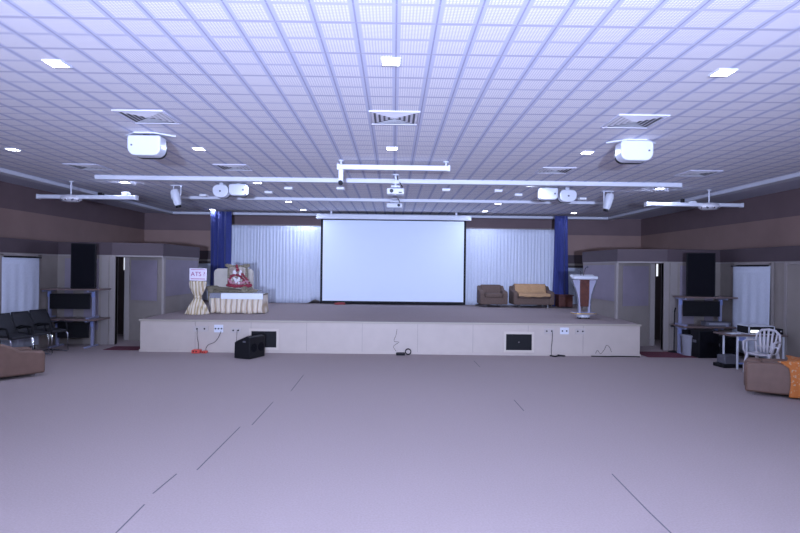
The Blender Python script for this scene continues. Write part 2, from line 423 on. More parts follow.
cable([(on_front(590, 355).x, SY - .06, .012), (on_front(605, 355).x, SY - .1, .012), (on_front(618, 355).x, SY - .05, .012), (on_front(638, 355).x, SY - .08, .012)], 'dark cable lying along the foot of the stage at its right end', r=.012)
cable([(on_front(549, 355).x, SY - .06, .015), (on_front(553, 355).x, SY - .16, .015), (on_front(558, 355).x, SY - .05, .015), (on_front(563, 355).x, SY - .12, .02), (on_front(556, 355).x, SY - .1, .035)], 'heap of black cable on the floor below the right stage sockets', r=.015)
def floor_block(pxa, pxb, h, d, m, name, label, cat, y=SY - .1):
    a, b = on_front(pxa, 352), on_front(pxb, 352)
    t = thing(name, label, cat, ((a.x + b.x) / 2, y, 0)); w = b.x - a.x
    MB().box((0, 0, h / 2), (w, d, h)).build('casing', m, t, bevel=.012)
    for q in (-.25, .1): MB().cyl((w * q, -d / 2, h * .55), h * .22, .012, 10, 'Y').build('socket', M['black'], t)
    return t
floor_block(194.5, 202.5, .075, .16, M['red_plastic'], 'extension_block', 'red extension socket block on the floor under the left stage cable', 'extension block')
floor_block(204, 209, .05, .12, M['red_plastic'], 'plug', 'small red plug at the end of the curving cable by the stage', 'plug')
t = floor_block(396, 405, .05, .14, M['black'], 'power_adapter', 'black power adapter on the floor at the middle of the stage foot', 'adapter')
a = on_front(408, 352)
rg = MB(); rg.tube([(a.x + .06 * math.cos(k * PI / 8), SY - .1, .075 + .06 * math.sin(k * PI / 8)) for k in range(17)], .014, 6)
tag(rg.build('cable_coil', M['black'], smooth=True), 'small coil of black cable beside the power adapter', 'cable coil')

# ------------------------------------------------------------------ screen and curtains
SCY = 18.3
a = at(320, 303.6, Y=SCY); b = at(466.3, 220, Y=SCY)
s = thing('projection_screen', 'large white projection screen with black border above the stage', 'projection screen', ((a.x + b.x) / 2, SCY, ST + .02))
w = b.x - a.x; z0 = ST + .05; z1 = 3.46; zl = ST + .02
MB().mm((-w / 2 + .07, -.006, z0 - zl + .06), (w / 2 - .05, .006, z1 - zl)).build('screen_fabric', M['screen'], s)
MB().mm((-w / 2, -.01, z0 - zl), (-w / 2 + .07, .01, z1 - zl)).mm((w / 2 - .07, -.01, z0 - zl), (w / 2, .01, z1 - zl)).mm((-w / 2 + .07, -.01, z0 - zl), (w / 2 - .07, .01, z0 - zl + .06)).mm((-w / 2 + .07, -.01, z1 - zl - .03), (w / 2 - .07, .01, z1 - zl)).build('black_border', M['black'], s)
MB().cyl((0, 0, z0 - zl - .005), .02, w, 12, 'X').build('weight_bar', M['black'], s)
MB().mm((-w / 2 - .15, -.09, z1 - zl), (w / 2 + .15, .09, z1 - zl + .16)).build('screen_housing', M['white_plastic'], s, bevel=.02)
for q in (-1, 1): MB().box((q * (w / 2 - .33), 0, (z1 + .16 + CEIL) / 2 - zl), (.06, .06, CEIL - z1 - .16)).build('ceiling_bracket', M['white_paint'], s)

def curtain(pa, pb, ztop, Y, m, label, amp, freq, seed, flare=0, zbot=ST + .01, name='stage_curtain', hem=0):
    rnd = random.Random(seed); ph = [rnd.random() * 6.28 for _ in range(4)]
    xa, xb = at(pa, 260, Y=Y).x, at(pb, 260, Y=Y).x; W = xb - xa
    def f(u, v):
        x = u * W
        y = amp * (.62 * math.sin(freq * x + ph[0] + 1.2 * math.sin(1.7 * x + ph[1])) + .3 * math.sin(freq * 1.73 * x + ph[2] + v * .8) + .25 * math.sin(freq * .37 * x + ph[3] + v))
        y *= (.55 + .45 * v)
        z = ztop - v * (ztop - zbot - hem * max(0, math.sin(3.1 * x + ph[1])) ** 6)
        return (xa + x + flare * (u - .5) * v + .012 * math.sin(9 * x + 4 * v), Y + y, z)
    o = MB().grid(f, int(W * 70), 14).build(name, m, smooth=True, solid=.004)
    return tag(o, label, 'curtain')
curtain(229, 322, 3.24, 18.55, M['curtain'], 'white pleated curtain behind the stage, left of the screen', .017, 58, 1, hem=.12)
curtain(465, 556.5, 3.22, 18.55, M['curtain'], 'white pleated curtain behind the stage, right of the screen', .017, 58, 2, hem=.1)
curtain(209.5, 231, CEIL - .05, 18.35, M['navy'], 'navy blue curtain at the left end of the stage back', .07, 30, 3, flare=-.06)
curtain(554.5, 567.5, CEIL - .05, 18.35, M['navy'], 'navy blue curtain at the right end of the stage back', .06, 30, 4, flare=.1)
# dark rail carrying the white curtains and brown wall above is wall_back itself
for nm, pa, pb, z, lab in (('curtain_rail', 229, 322, 3.25, 'thin rail along the top of the left white curtain'), ('curtain_rail', 465, 556, 3.23, 'thin rail along the top of the right white curtain')):
    xa, xb = at(pa, 260, Y=18.55).x, at(pb, 260, Y=18.55).x
    t = thing(nm, lab, 'curtain rail', (xa, 18.55, z))
    MB().cyl(((xb - xa) / 2, 0, .01), .012, xb - xa, 8, 'X').build('pole', M['jamb'], t)
    for q in (.2, xb - xa - .22): MB().mm((q, -.01, .01), (q + .02, 1.25, .03)).build('bracket', M['jamb'], t)

# ------------------------------------------------------------------ lights in the ceiling
EN = 11
LC = (.58, .67, 1.0)
def downlight(x, y, label, lit=True, size=.17, en=EN, group=None):
    t = thing('ceiling_light', label, 'ceiling light', (x, y, CEIL), 0, group)
    s_ = size / 2; q = s_ + .012
    MB().mm((-q, -q, -.014), (q, -s_, 0)).mm((-q, s_, -.014), (q, q, 0)).mm((-q, -s_, -.014), (-s_, s_, 0)).mm((s_, -s_, -.014), (q, s_, 0)).build('frame', M['white_plastic'], t)
    MB().mm((-s_, -s_, -.010 if lit else -.05), (s_, s_, 0)).build('lamp_panel', M['light'] if lit else M['unlit'], t)
    if lit:
        ld = bpy.data.lights.new('downlight', 'AREA'); ld.energy = en; ld.color = LC; ld.shape = 'SQUARE'; ld.size = size
        lo = bpy.data.objects.new('downlight', ld); COL.objects.link(lo); lo.parent = t; lo.location = (0, 0, -.03)
    return t
DL = [(57, 63, 'bright square ceiling light at the upper left, nearest row'), (391, 61, 'bright square ceiling light at the top middle, nearest row'), (723, 72, 'bright square ceiling light at the upper right, nearest row'),
      (13, 149, 'lit ceiling light far left, beyond the nearest row'), (199, 148.5, 'lit ceiling light just right of the left white rounded unit'), (392, 148, 'lit ceiling light between the middle air diffuser and the white bar'), (587, 152, 'lit ceiling light just left of the right white rounded unit')]
for px, py, lab in DL:
    p = at(px, py, Z=CEIL); downlight(p.x, p.y, lab, size=.15)
DL2 = [(125, 182, 'lit ceiling light under the left end of the long white beam'), (257.5, 182.3, 'lit ceiling light under the long white beam, left of the middle'),
       (530.5, 185.3, 'lit ceiling light under the long white beam, right of the middle'), (660, 188.2, 'lit ceiling light under the right end of the long white beam'),
       (288.7, 201.3, 'lit ceiling light behind the second white beam, left of the screen middle'), (498, 203.5, 'lit ceiling light behind the second white beam, above the right curtain'),
       (212.5, 209.4, 'lit ceiling light just above the left navy curtain'), (303.2, 209.6, 'lit ceiling light near the left end of the screen housing'),
       (485, 211, 'lit ceiling light near the right end of the screen housing'), (573.8, 212.8, 'lit ceiling light just above the right navy curtain')]
for px, py, lab in DL2:
    p = at(px, py, Z=CEIL); downlight(p.x, p.y, lab, en=(EN if py < 195 else EN * 1.1) * ((.15 if py > 200 else .4) if px < 220 or px > 560 else 1) * (.6 if py > 208 else 1), size=.16)
UN = [(204, 194.5, 'outermost unlit square lamp panel on the left'), (269, 191.5, 'unlit square lamp panel beside the left white rounded unit'), (289, 187.5, 'unlit square lamp panel left, close behind the long white beam'),
      (341, 187.5, 'unlit square lamp panel just left of the middle projector'), (446, 189, 'unlit square lamp panel just right of the middle projector'), (498, 190, 'unlit square lamp panel right, close behind the long white beam'),
      (518, 194, 'unlit square lamp panel beside the right white rounded units'), (582, 198, 'outermost unlit square lamp panel on the right')]
for px, py, lab in UN:
    p = at(px, py, Z=CEIL); downlight(p.x, p.y, lab, lit=False, size=.17, group='unlit square lamp panels')
# unseen lamps of the hall behind the camera
for x, y in ((-6, 1.2), (-3, 1.2), (3, 1.2), (6, 1.2), (-3, -3), (0, -3), (3, -3)):
    downlight(x, y, 'lit ceiling light of the hall behind the viewer', group='lit ceiling lights behind the viewer')

# added unseen point light above the camera, standing in for a photographer's strobe
def area(name, loc, rot, sx, sy, en, col):
    l = bpy.data.lights.new(name, 'AREA'); l.shape = 'RECTANGLE'; l.size = sx; l.size_y = sy; l.energy = en; l.color = col
    o = bpy.data.objects.new(name, l); COL.objects.link(o); o.location = loc; o.rotation_euler = rot; return o
fl_l = bpy.data.lights.new('flash_fill', 'POINT'); fl_l.energy = 430; fl_l.color = (.58, .67, 1.0); fl_l.shadow_soft_size = .15
fo = bpy.data.objects.new('flash_fill', fl_l); COL.objects.link(fo); fo.location = (0, -.25, 2.75)

bf = bpy.data.lights.new('ceiling_fill', 'SPOT'); bf.energy = 6300; bf.color = (.55, .65, 1.0); bf.spot_size = math.radians(72); bf.spot_blend = 1; bf.shadow_soft_size = .15  # added spot far behind the camera, brightens the ceiling and stage
bo = bpy.data.objects.new('ceiling_fill', bf); COL.objects.link(bo); bo.location = (0, -6.0, 1.5); bo.rotation_euler = (math.radians(90 + 20), 0, 0)

# ------------------------------------------------------------------ air diffusers
def diffuser(x, y, label, sz=.6):
    t = thing('air_diffuser', label, 'air diffuser', (x, y, CEIL), 0, 'square ceiling air diffusers')
    h = sz / 2
    mb = MB()
    w = .02
    mb.mm((-h, -h, -.018), (h, -h + w, 0)).mm((-h, h - w, -.018), (h, h, 0)).mm((-h, -h + w, -.018), (-h + w, h - w, 0)).mm((h - w, -h + w, -.018), (h, h - w, 0))
    mb.build('frame', M['diff_frame'], t, bevel=.004)
    MB().mm((-h + w, -h + w, -.003), (h - w, h - w, 0)).build('dark_throat', M['grey_box'], t)
    mb = MB(); n = 5
    for k in range(n):
        r0 = (h - w) * (1 - k / n) - .004; r1 = r0 - .030
        za, zb = -.016, -.006
        for (ax, ay) in ((0, -1), (1, 0), (0, 1), (-1, 0)):
            def pt(r, s_, z):
                return (ax * r + (-ay) * s_ * r, ay * r + ax * s_ * r, z)
            V = [mb.bm.verts.new(pt(r0, -1, zb)), mb.bm.verts.new(pt(r0, 1, zb)), mb.bm.verts.new(pt(r1, 1, za)), mb.bm.verts.new(pt(r1, -1, za))]
            mb.bm.faces.new(V)
    mb.build('louvres', M['louvre'], t, solid=.003)
    return t
diffuser(-.01, 6.83, 'square air diffuser in the middle of the near ceiling')
p = at(148, 116.5, Z=CEIL); diffuser(p.x, p.y, 'square air diffuser above the left white rounded unit')
p = at(634, 121, Z=CEIL); diffuser(p.x, p.y, 'square air diffuser above the right white rounded unit')
for px, py, lab in ((234, 167, 'far air diffuser left of the middle, before the long white beam'), (555, 170, 'far air diffuser right of the middle, before the long white beam'), (88, 166.5, 'far air diffuser at the left, before the long white beam'), (698, 173, 'far air diffuser at the right, before the long white beam')):
    p = at(px, py, Z=CEIL); diffuser(p.x, p.y, lab)

# ------------------------------------------------------------------ white rounded units
def rounded_poly(w, h, r, n=6, top_r=None):
    pts = []; tr = r if top_r is None else top_r
    for (cx, cy, a0, rr) in ((w / 2 - r, -h / 2 + r, -PI / 2, r), (w / 2 - tr, h / 2 - tr, 0, tr), (-w / 2 + tr, h / 2 - tr, PI / 2, tr), (-w / 2 + r, -h / 2 + r, PI, r)):
        for k in range(n + 1):
            a = a0 + k * PI / 2 / n; pts.append((cx + rr * math.cos(a), cy + rr * math.sin(a)))
    return pts
def white_unit(px, py, wpx, hpx, Yd, label, rb, tr, plate=True, dot=1, rzz=0, cat='ceiling loudspeaker', name='ceiling_loudspeaker'):
    sc_ = Yd / F; w, h = wpx * sc_, hpx * sc_
    c = at(px, py, Y=Yd)
    t = thing(name, label, cat, (c.x, c.y, c.z - h / 2), rzz)
    mb = MB(); mb.prism(rounded_poly(w, h, rb, top_r=tr), 0, .22, 'Y')
    bmesh.ops.translate(mb.bm, verts=mb.bm.verts, vec=(0, 0, h / 2))
    mb.build('casing', M['white_plastic'], t, bevel=.018, seg=3)
    MB().cyl((dot * w * .36, -.004, h * .5), .012 if plate else .02, .012, 12, 'Y').build('emblem', M['grey_box'], t)
    mb = MB(); mb.prism([(x * .97, z * .97) for x, z in rounded_poly(w, h, rb, top_r=tr)], .205, .26, 'Y')
    bmesh.ops.translate(mb.bm, verts=mb.bm.verts, vec=(0, 0, h / 2 - .012))
    mb.build('back_cover', M['black'], t)
    topz = CEIL - (c.z - h / 2)
    if topz > h:
        MB().mm((-.04, .08, h * .9), (.04, .14, topz)).mm((-w * .3, .07, h - .01), (w * .3, .16, h + .012)).build('mount_arm', M['black'] if plate else M['white_plastic'], t)
    if plate:
        MB().prism([(-w * .78, .22), (-w * .3, -.0), (w * .3, -.0), (w * .78, .22)], topz - .018, topz).build('mounting_plate', M['white_plastic'], t)
    return t
white_unit(143.5, 145, 33, 20, 7.75, 'large white rounded loudspeaker on the ceiling, near left', .11, .03, dot=-1)
white_unit(637.5, 150.3, 33, 20, 7.75, 'large white rounded loudspeaker on the ceiling, near right', .11, .05, dot=1, rzz=0)
white_unit(220, 191, 15.5, 12.5, 12.3, 'small round white ceiling loudspeaker left of the middle', .145, .10, plate=False, dot=0)
white_unit(237.3, 189.6, 17.5, 11.5, 12.3, 'small white rounded rectangular loudspeaker left of the middle', .09, .05, plate=False, dot=.9)
white_unit(549.2, 193.6, 18, 12, 12.3, 'small white rounded rectangular loudspeaker right of the middle', .09, .02, plate=False, dot=.9)
white_unit(568.6, 195.8, 17, 12, 12.3, 'small round white ceiling loudspeaker right of the middle', .135, .09, plate=False, dot=0)

# white tilted spotlights hanging on two rods
def hung_spot(px, py, label, sx):
    Yd = 12.9; c = at(px, py, Y=Yd)
    t = thing('hanging_spotlight', label, 'spotlight', (c.x, c.y, c.z))
    top = CEIL - c.z
    ax = Vector((sx * -.10, -.04, .42)).normalized()
    b0 = Vector((-sx * -.03, 0, -.20)); b1 = b0 + ax * .36
    MB().tube([b0, b0 + ax * .05, b0 + ax * .30, b1], [.07, .085, .10, .075], 14).build('lamp_housing', M['white_plastic'], t, smooth='auto')
    MB().tube([b0 - ax * .05, b0 + ax * .003], [.06, .065], 14).build('lens', M['black'], t)
    MB().tube([(-.08, 0, top), (-.085, 0, 0), (-.07, 0, -.06)], .013, 6).build('hanger_rod', M['white_paint'], t)
    MB().tube([(.09, 0, top), (.085, 0, .05), (.06, 0, -.0)], .013, 6).build('hanger_rod', M['white_paint'], t)
    MB().box((0, 0, top - .008), (.26, .1, .016)).build('ceiling_plate', M['white_paint'], t)
hung_spot(177, 196.5, 'white spotlight hanging on two rods near the left side', 1)
hung_spot(607.5, 200.5, 'white spotlight hanging on two rods near the right side', -1)

# ------------------------------------------------------------------ hanging bars
def bar(px0, px1, py, hpx, Yd, hubpx, rods, label, boxes=(), hub=True):
    a, b = at(px0, py, Y=Yd), at(px1, py, Y=Yd); cz = (a.z + b.z) / 2
    h = hpx * Yd / F; hx = at(hubpx, py, Y=Yd).x
    t = thing('hanging_light_bar', label, 'light bar', (hx, Yd, cz))
    x0, x1 = a.x - hx, b.x - hx; tilt = 0
    MB().mm((x0, -.06, -h / 2), (x1, .06, h / 2)).build('bar', M['white_paint'], t, bevel=.012)
    for q in (x0 - .008, x1 - .03): MB().mm((q, -.065, -h * .62), (q + .038, .065, h * .62)).build('end_cap', M['white_plastic'], t, bevel=.006)
    top = CEIL - cz
    for rp in rods:
        x = at(rp, py, Y=Yd).x - hx
        r = MB().tube([(x, 0, 0), (x, 0, top)], .016, 8).build('hanger_rod', M['white_paint'], t, smooth='auto')
        MB().lathe([(.05, -.02), (.045, -.0)], 12, (x, 0, top)).build('ceiling_cup', M['white_paint'], t)
    if hub:
        mb = MB(); mb.lathe([(.04, -.11), (.16, -.10), (.215, -.06), (.215, -.02), (.17, .03), (.05, .05)], 20, (0, 0, 0)); mb.build('round_housing', M['louvre'], t, smooth='auto')
        for k in range(5):
            an = -PI * (k + .5) / 5
            MB().ball((.19 * math.cos(an), .19 * math.sin(an), -.06), .035, (1, .6, 1)).build('small_lamp', (M['chrome'], M['grey_box'])[k % 2], t, smooth=True)
    for bx, bw, bh, mm_ in boxes:
        x = at(bx, py, Y=Yd).x - hx
        MB().box((x, 0, h / 2 + bh / 2), (bw, .1, bh)).build('clamp', mm_, t, bevel=.006)
    return t, x0, x1, h
bar(38, 137, 197.2, 3.9, 12.5, 71, (71,), 'left white light bar hung on one rod with a round grey housing', ((101, .10, .06, M['black']), (126, .16, .07, M['white_plastic'])))
bar(645.5, 742, 204.8, 3.6, 12.5, 709, (709,), 'right white light bar hung on one rod with a round grey housing', ((682.5, .05, .09, M['black']), (692, .16, .04, M['white_plastic'])))
t, x0, x1, h = bar(337.5, 449.5, 168, 5, 9.6, 394, (341, 446), 'middle white light bar hung in front of the long beam', hub=False)
b2 = MB().mm((x0 + .02, -.04, -.26), (x0 + .10, .04, -.02)).build('drop_bracket', M['white_paint'], t, bevel=.01)
MB().cyl((x0 + .06, -.05, -.27), .04, .06, 12, 'Y').build('lens', M['black'], b2)

# ------------------------------------------------------------------ projectors
def projector(px, py, Yd, w, h, label, lensx=-.3):
    c = at(px, py, Y=Yd)
    t = thing('ceiling_projector', label, 'projector', tuple(c)); top = CEIL - c.z
    body = MB().box((0, 0, 0), (w, .26, h)).build('casing', M['white_plastic'], t, bevel=.02, seg=3)
    MB().cyl((lensx * w * .75, -.14, 0), h * .40, .05, 18, 'Y').build('lens_ring', M['white_paint'], t, smooth='auto')
    MB().cyl((lensx * w * .75, -.155, 0), h * .31, .04, 18, 'Y').build('lens', M['lens'], t, smooth='auto')
    MB().mm((w * .18, -.135, -h * .28), (w * .36, -.125, -h * .12)).build('vent', M['black'], t)
    MB().cyl((0, 0, (h / 2 + top) / 2), .022, top - h / 2, 12).build('pole', M['white_paint'], t, smooth='auto')
    MB().box((0, 0, h / 2 + .04), (w * .5, .16, .03)).tube([(-w * .35, 0, h * .4), (0, 0, h / 2 + .06), (w * .35, 0, h * .4)], .014, 6).build('bracket', M['white_plastic'], t)
    MB().box((0, 0, h / 2 + .13), (.15, .1, .07)).build('junction_box', M['white_plastic'], t, bevel=.01)
    MB().cyl((0, 0, top - .01), .07, .02, 16).build('ceiling_plate', M['white_paint'], t)
    MB().tube([(.02, .03, top), (.04, .05, h / 2 + .2), (.13, .03, h / 2 + .05), (.12, .1, h / 2)], .009, 6).build('cable', M['black'], t)
    return t
projector(395.5, 192, 11.0, .34, .12, 'near white projector hanging on a pole in the middle of the ceiling')
projector(394.5, 205.8, 14.2, .40, .12, 'far white projector hanging above the screen housing', .35)

# ------------------------------------------------------------------ sofas on stage
def stage_seat(px0, px1, label, name, cat, throw, Yf=17.55, Hh=.69):
    a, b = at(px0, 300, Y=Yf), at(px1, 300, Y=Yf); W = b.x - a.x
    t = thing(name, label, cat, ((a.x + b.x) / 2, Yf + .4, ST))
    fm = M['stage_sofa']; lh = .07
    MB().box((0, .0, lh + .13), (W - .02, .74, .22)).build('base', fm, t, bevel=.03)
    for sx in (-1, 1):
        MB().prism([(-.37, lh + .02), (-.39, lh + .36), (-.33, lh + .43), (.2, lh + .48), (.36, Hh - .02), (.38, lh + .02)], sx * W / 2, sx * (W / 2 - .14), 'X').build('arm', fm, t, bevel=.03)
    MB().prism([(.12, lh + .22), (.20, Hh), (.38, Hh), (.40, lh + .1)], -W / 2 + .1, W / 2 - .1, 'X').build('backrest', fm, t, bevel=.04)
    n = 2 if throw else 1
    for k in range(n):
        cw = (W - .3) / n
        MB().box((-(W - .3) / 2 + cw * (k + .5), -.12, lh + .30), (cw - .01, .52, .13)).build('seat_cushion', fm, t, bevel=.04, seg=3)
    for sx in (-1, 1):
        for sy in (-1, 1):
            MB().cyl((sx * (W / 2 - .2), sy * .32, lh / 2 + .011), .022, lh + .02, 10).build('leg', M['chrome'], t)
    if throw:
        def f(u, v):
            x = -(W / 2 - .15) + u * (W - .30)
            path = [(-.43, lh + .29), (-.42, lh + .37), (-.2, lh + .378), (.10, lh + .385), (.175, Hh - .02), (.20, Hh + .03), (.30, Hh + .035), (.40, Hh + .01), (.42, Hh - .15)]
            s_ = v * (len(path) - 1); i = min(int(s_), len(path) - 2); q = s_ - i
            y = path[i][0] * (1 - q) + path[i + 1][0] * q; z = path[i][1] * (1 - q) + path[i + 1][1] * q
            return (x, y + .006 * math.sin(23 * u + 5 * v), z + .008 * math.sin(17 * u + 3 * v) * (1 - v) - (.02 * math.sin(u * PI) if i == 0 else 0))
        th = MB().grid(f, 40, 32).build('throw', M['tan_throw'], None, smooth=True, solid=.01)
        th.location = t.location
        tag(th, 'tan orange throw draped over the back and seat of the stage sofa', 'throw')
    return t
stage_seat(480.5, 508, 'brown armchair standing alone on the stage right of the screen', 'armchair', 'armchair', False)
stage_seat(513.8, 555, 'brown two-seat sofa on the stage covered with a tan throw', 'sofa', 'sofa', True)
a, b = at(556, 295, Y=18.0), at(571, 295, Y=18.0)
t = thing('side_table', 'dark maroon wooden side table beside the stage sofa', 'side table', ((a.x + b.x) / 2, 17.95, ST)); W = b.x - a.x
MB().mm((-W / 2, -.25, .37), (W / 2, .25, .41)).build('table_top', M['maroon_wood'], t, bevel=.008)
MB().mm((-W / 2 + .02, -.2, .03), (W / 2 - .02, .22, .37)).build('cabinet', M['maroon_wood'], t, bevel=.006)
MB().mm((-W / 2 + .05, -.215, .06), (W / 2 - .05, -.198, .34)).build('door', M['podium_brown'], t, bevel=.004)

c = at(340, 304.5, Z=ST)
t = thing('folded_cloth', 'small red folded cloth on the stage under the left part of the screen', 'cloth', (c.x, 18.12, ST))
MB().box((0, 0, .025), (.34, .16, .05)).box((.03, .01, .06), (.24, .12, .02), rz=.1).build('fold', mat('red cloth', (.30, .05, .05), .8), t, bevel=.012)

# ------------------------------------------------------------------ podium
pc = at(583.5, 317.5, Z=ST)
t = thing('podium', 'tall podium with brown front panel, white top and curved acrylic wings', 'podium', (at(583.5, 300, Y=13.9).x, 13.9, ST)); t.scale = (.90, .9, 1.0)
k = 13.9 / F
MB().prism(rounded_poly(.62, .44, .14), .10, .155, 'Z').build('base_plate', M['acrylic'], t, bevel=.012)
MB().prism(rounded_poly(.645, .465, .15), .118, .145, 'Z').build('gold_rim', M['gold_trim'], t, bevel=.004)
MB().prism(rounded_poly(.34, .30, .13), .035, .10, 'Z').build('plinth', M['white_plastic'], t, bevel=.01)
for sx in (-1, 1):
    for sy in (-1, 1):
        MB().cyl((sx * .12, sy * .1, .022), .022, .02, 12, 'X').build('caster', M['black'], t)
MB().prism([(-.11, .30), (-.125, .5), (-.13, .98), (.13, .98), (.125, .5), (.11, .30)], -.10, -.02, 'Y').build('front_panel', M['podium_brown'], t, bevel=.008)
for sx in (-1, 1):
    prof_o = [(.175, .155), (.17, .3), (.175, .45), (.205, .6), (.255, .75), (.31, .87), (.335, .95)]
    prof_i = [(.10, .95), (.11, .6), (.10, .155)]
    MB().prism([(sx * x, z) for x, z in prof_o] + [(sx * x, z) for x, z in prof_i], -.07, -.055, 'Y').build('acrylic_wing', M['acrylic'], t)
    MB().tube([(sx * x, -.063, z) for x, z in prof_o], .019, 8).build('dark_edge', M['steel_blue'] if 0 else M['grey_box'], t, smooth='auto')
MB().prism([(-.13, .96), (-.17, .99), (.2, 1.09), (.2, 1.03)], -.33, .33, 'X').build('slanted_top', M['white_plastic'], t, bevel=.02)
MB().mm((-.335, -.19, .97), (.335, -.13, 1.05)).build('front_lip', M['white_plastic'], t, bevel=.025)
for (xa, xb, zb, nm) in ((-.05, -.13, 1.20, 'microphone'), (.03, .08, 1.27, 'microphone')):
    mi = MB().tube([(xa, .1, 1.04), (xa, .08, 1.13), (xb * .7, .02, zb - .02), (xb, -.04, zb)], .008, 6).build('microphone_neck', M['black'], t, smooth='auto')
    MB().ball((xb, -.05, zb), .026, (1, 1.3, 1)).build('microphone_head', M['grey_box'], mi, smooth=True)

# ------------------------------------------------------------------ draped cocktail table with sign
tc_ = at(198, 315, Z=ST)
t = thing('cocktail_table', 'small round table in tied gold satin cloth at the stage left front', 'table', (at(197.8, 300, Y=14.0).x, 14.0, ST)); t.scale = (.80, .80, .93)
prof = [(.33, 0.005), (.30, .06), (.25, .18), (.17, .32), (.105, .42), (.10, .47), (.16, .58), (.21, .70), (.235, .82), (.24, .86), (.22, .875), (.0001, .878)]
def rip(r, z, a):
    k_ = max(0, min(1, (r - .02) / .2)) * (1 - max(0, (z - .8) / .1) if z > .8 else 1)
    return r * (1 + .11 * k_ * math.sin(13 * a + 1.5 * z) + .06 * k_ * math.sin(7 * a + 2))
MB().lathe(prof, 104, fn=rip).build('satin_cover', M['gold_cloth'], t, smooth=True)
MB().lathe([(.105, .415), (.125, .43), (.125, .46), (.10, .475)], 24).build('tie_band', M['gold_cloth'], t, smooth=True)
sw, sh = 17 * 14 / F, 12.2 * 14 / F
s2 = thing('sign_board', 'white and pink lettered board standing on the gold draped table', 'sign', (at(197.8, 300, Y=13.98).x, 13.98, ST + .825))
MB().box((0, 0, sh / 2), (sw, .02, sh)).build('board', M['paper'], s2, bevel=.004)
MB().box((0, .07, sh * .3), (.1, .13, .01), rx=-.9).build('easel_foot', M['grey_box'], s2)
def text(body, size, loc, rot, m, parent, name='lettering', ext=.002, align='CENTER'):
    c = bpy.data.curves.new(name, 'FONT'); c.body = body; c.size = size; c.extrude = ext; c.align_x = align; c.align_y = 'CENTER'
    o = bpy.data.objects.new(name, c); COL.objects.link(o); c.materials.append(m)
    bpy.context.view_layer.update(); me = bpy.data.meshes.new_from_object(o); bpy.data.objects.remove(o)
    o = bpy.data.objects.new(name, me); COL.objects.link(o); o.parent = parent; o.location = loc; o.rotation_euler = rot; return o
text('ATS ?', .15, (-.0, -.012, sh * .52), (PI / 2, 0, 0), M['ink'], s2)
MB().box((0, -.011, sh * .90), (sw * .8, .003, .012)).box((0, -.011, sh * .14), (sw * .82, .003, .016)).build('ruled_line', M['ink'], s2)

# ------------------------------------------------------------------ throne, picture, draped platform
YT = 14.55
a, b = at(214.2, 300, Y=YT), at(265.8, 300, Y=YT); W = b.x - a.x
t = thing('draped_platform', 'low platform on the stage skirted in striped gold satin', 'platform', ((a.x + b.x) / 2, YT, ST))
D, H = .62, .50
def skirt(u, v):
    per = 2 * (W + D); s_ = u * per
    if s_ < W: x, y, nx, ny = -W / 2 + s_, -D / 2, 0, -1
    elif s_ < W + D: x, y, nx, ny = W / 2, -D / 2 + (s_ - W), 1, 0
    elif s_ < 2 * W + D: x, y, nx, ny = W / 2 - (s_ - W - D), D / 2, 0, 1
    else: x, y, nx, ny = -W / 2, D / 2 - (s_ - 2 * W - D), -1, 0
    n_ = round(per / .085); A = .022 * v * (1 + .5 * math.sin(9 * s_))
    o_ = A * math.sin(2 * PI * n_ * u + .8 * math.sin(5 * s_)) + .03 * v - .012
    return (x * .985 + nx * o_, y * .97 + ny * o_, H - .01 - v * (H - .02 - .012 * math.sin(14 * u * PI)))
MB().grid(skirt, 300, 8, closed=True).build('satin_skirt', M['skirt_cloth'], t, smooth=True, solid=.004)
MB().mm((-W / 2 + .01, -D / 2 + .01, H - .04), (W / 2 - .01, D / 2 - .01, H)).build('table_top', M['brocade'], t, bevel=.01)
rn = MB().mm((-W / 2 + .27, -D / 2 - .022, H - .135), (W / 2 + .0, -D / 2 - .004, H + .006)).mm((-W / 2 + .27, -D / 2 - .02, H + .001), (W / 2, -.1, H + .008)).build('white_runner', M['runner'], None, bevel=.004)
rn.location = t.location; tag(rn, 'white cloth runner lying along the front edge of the platform', 'runner')
gb = MB().mm((-W / 2 - .005, -D / 2 - .02, H - .115), (-W / 2 + .255, -D / 2 - .004, H + .006)).mm((-W / 2, -D / 2 - .02, H + .001), (-W / 2 + .25, -.1, H + .008)).build('grey_cloth', mat('grey patterned cloth', (.24, .25, .30), .8, var=.3, vscale=60), None, bevel=.004)
gb.location = t.location; tag(gb, 'grey folded cloth on the left front corner of the platform', 'cloth')
# cream armchair behind
YA = 15.3
a, b = at(211.8, 290, Y=YA), at(250.8, 290, Y=YA); WA = b.x - a.x
t2 = thing('cream_armchair', 'wide cream-backed armchair with olive brocade seat behind the platform', 'armchair', ((a.x + b.x) / 2, YA, ST))
hb = at(230, 268.5, Y=YA + .2).z - ST
mb = MB(); mb.prism(rounded_poly(WA, hb - .15, .12, top_r=.13), .12, .34, 'Y')
bmesh.ops.translate(mb.bm, verts=mb.bm.verts, vec=(0, 0, (hb - .15) / 2 + .15)); mb.build('backrest', M['cream_cloth'], t2, bevel=.04, seg=3)
MB().box((0, -.08, .26), (WA - .06, .56, .34)).build('seat_base', M['cream_cloth'], t2, bevel=.04)
MB().box((0, -.10, .49), (WA - .3, .54, .14)).build('seat_cushion', M['brocade'], t2, bevel=.05, seg=3)
for sx in (-1, 1):
    ar = MB().box((sx * (WA / 2 - .08), -.08, .40), (.16, .54, .30)).cyl((sx * (WA / 2 - .08), -.08, .57), .095, .56, 16, 'Y').build('arm', M['brocade'], t2, bevel=.02)
for sx in (-1, 1):
    for sy in (-1, 1):
        MB().cyl((sx * (WA / 2 - .12), -.08 + sy * .2, .05), .03, .1, 10).build('leg', M['maroon_wood'], t2)
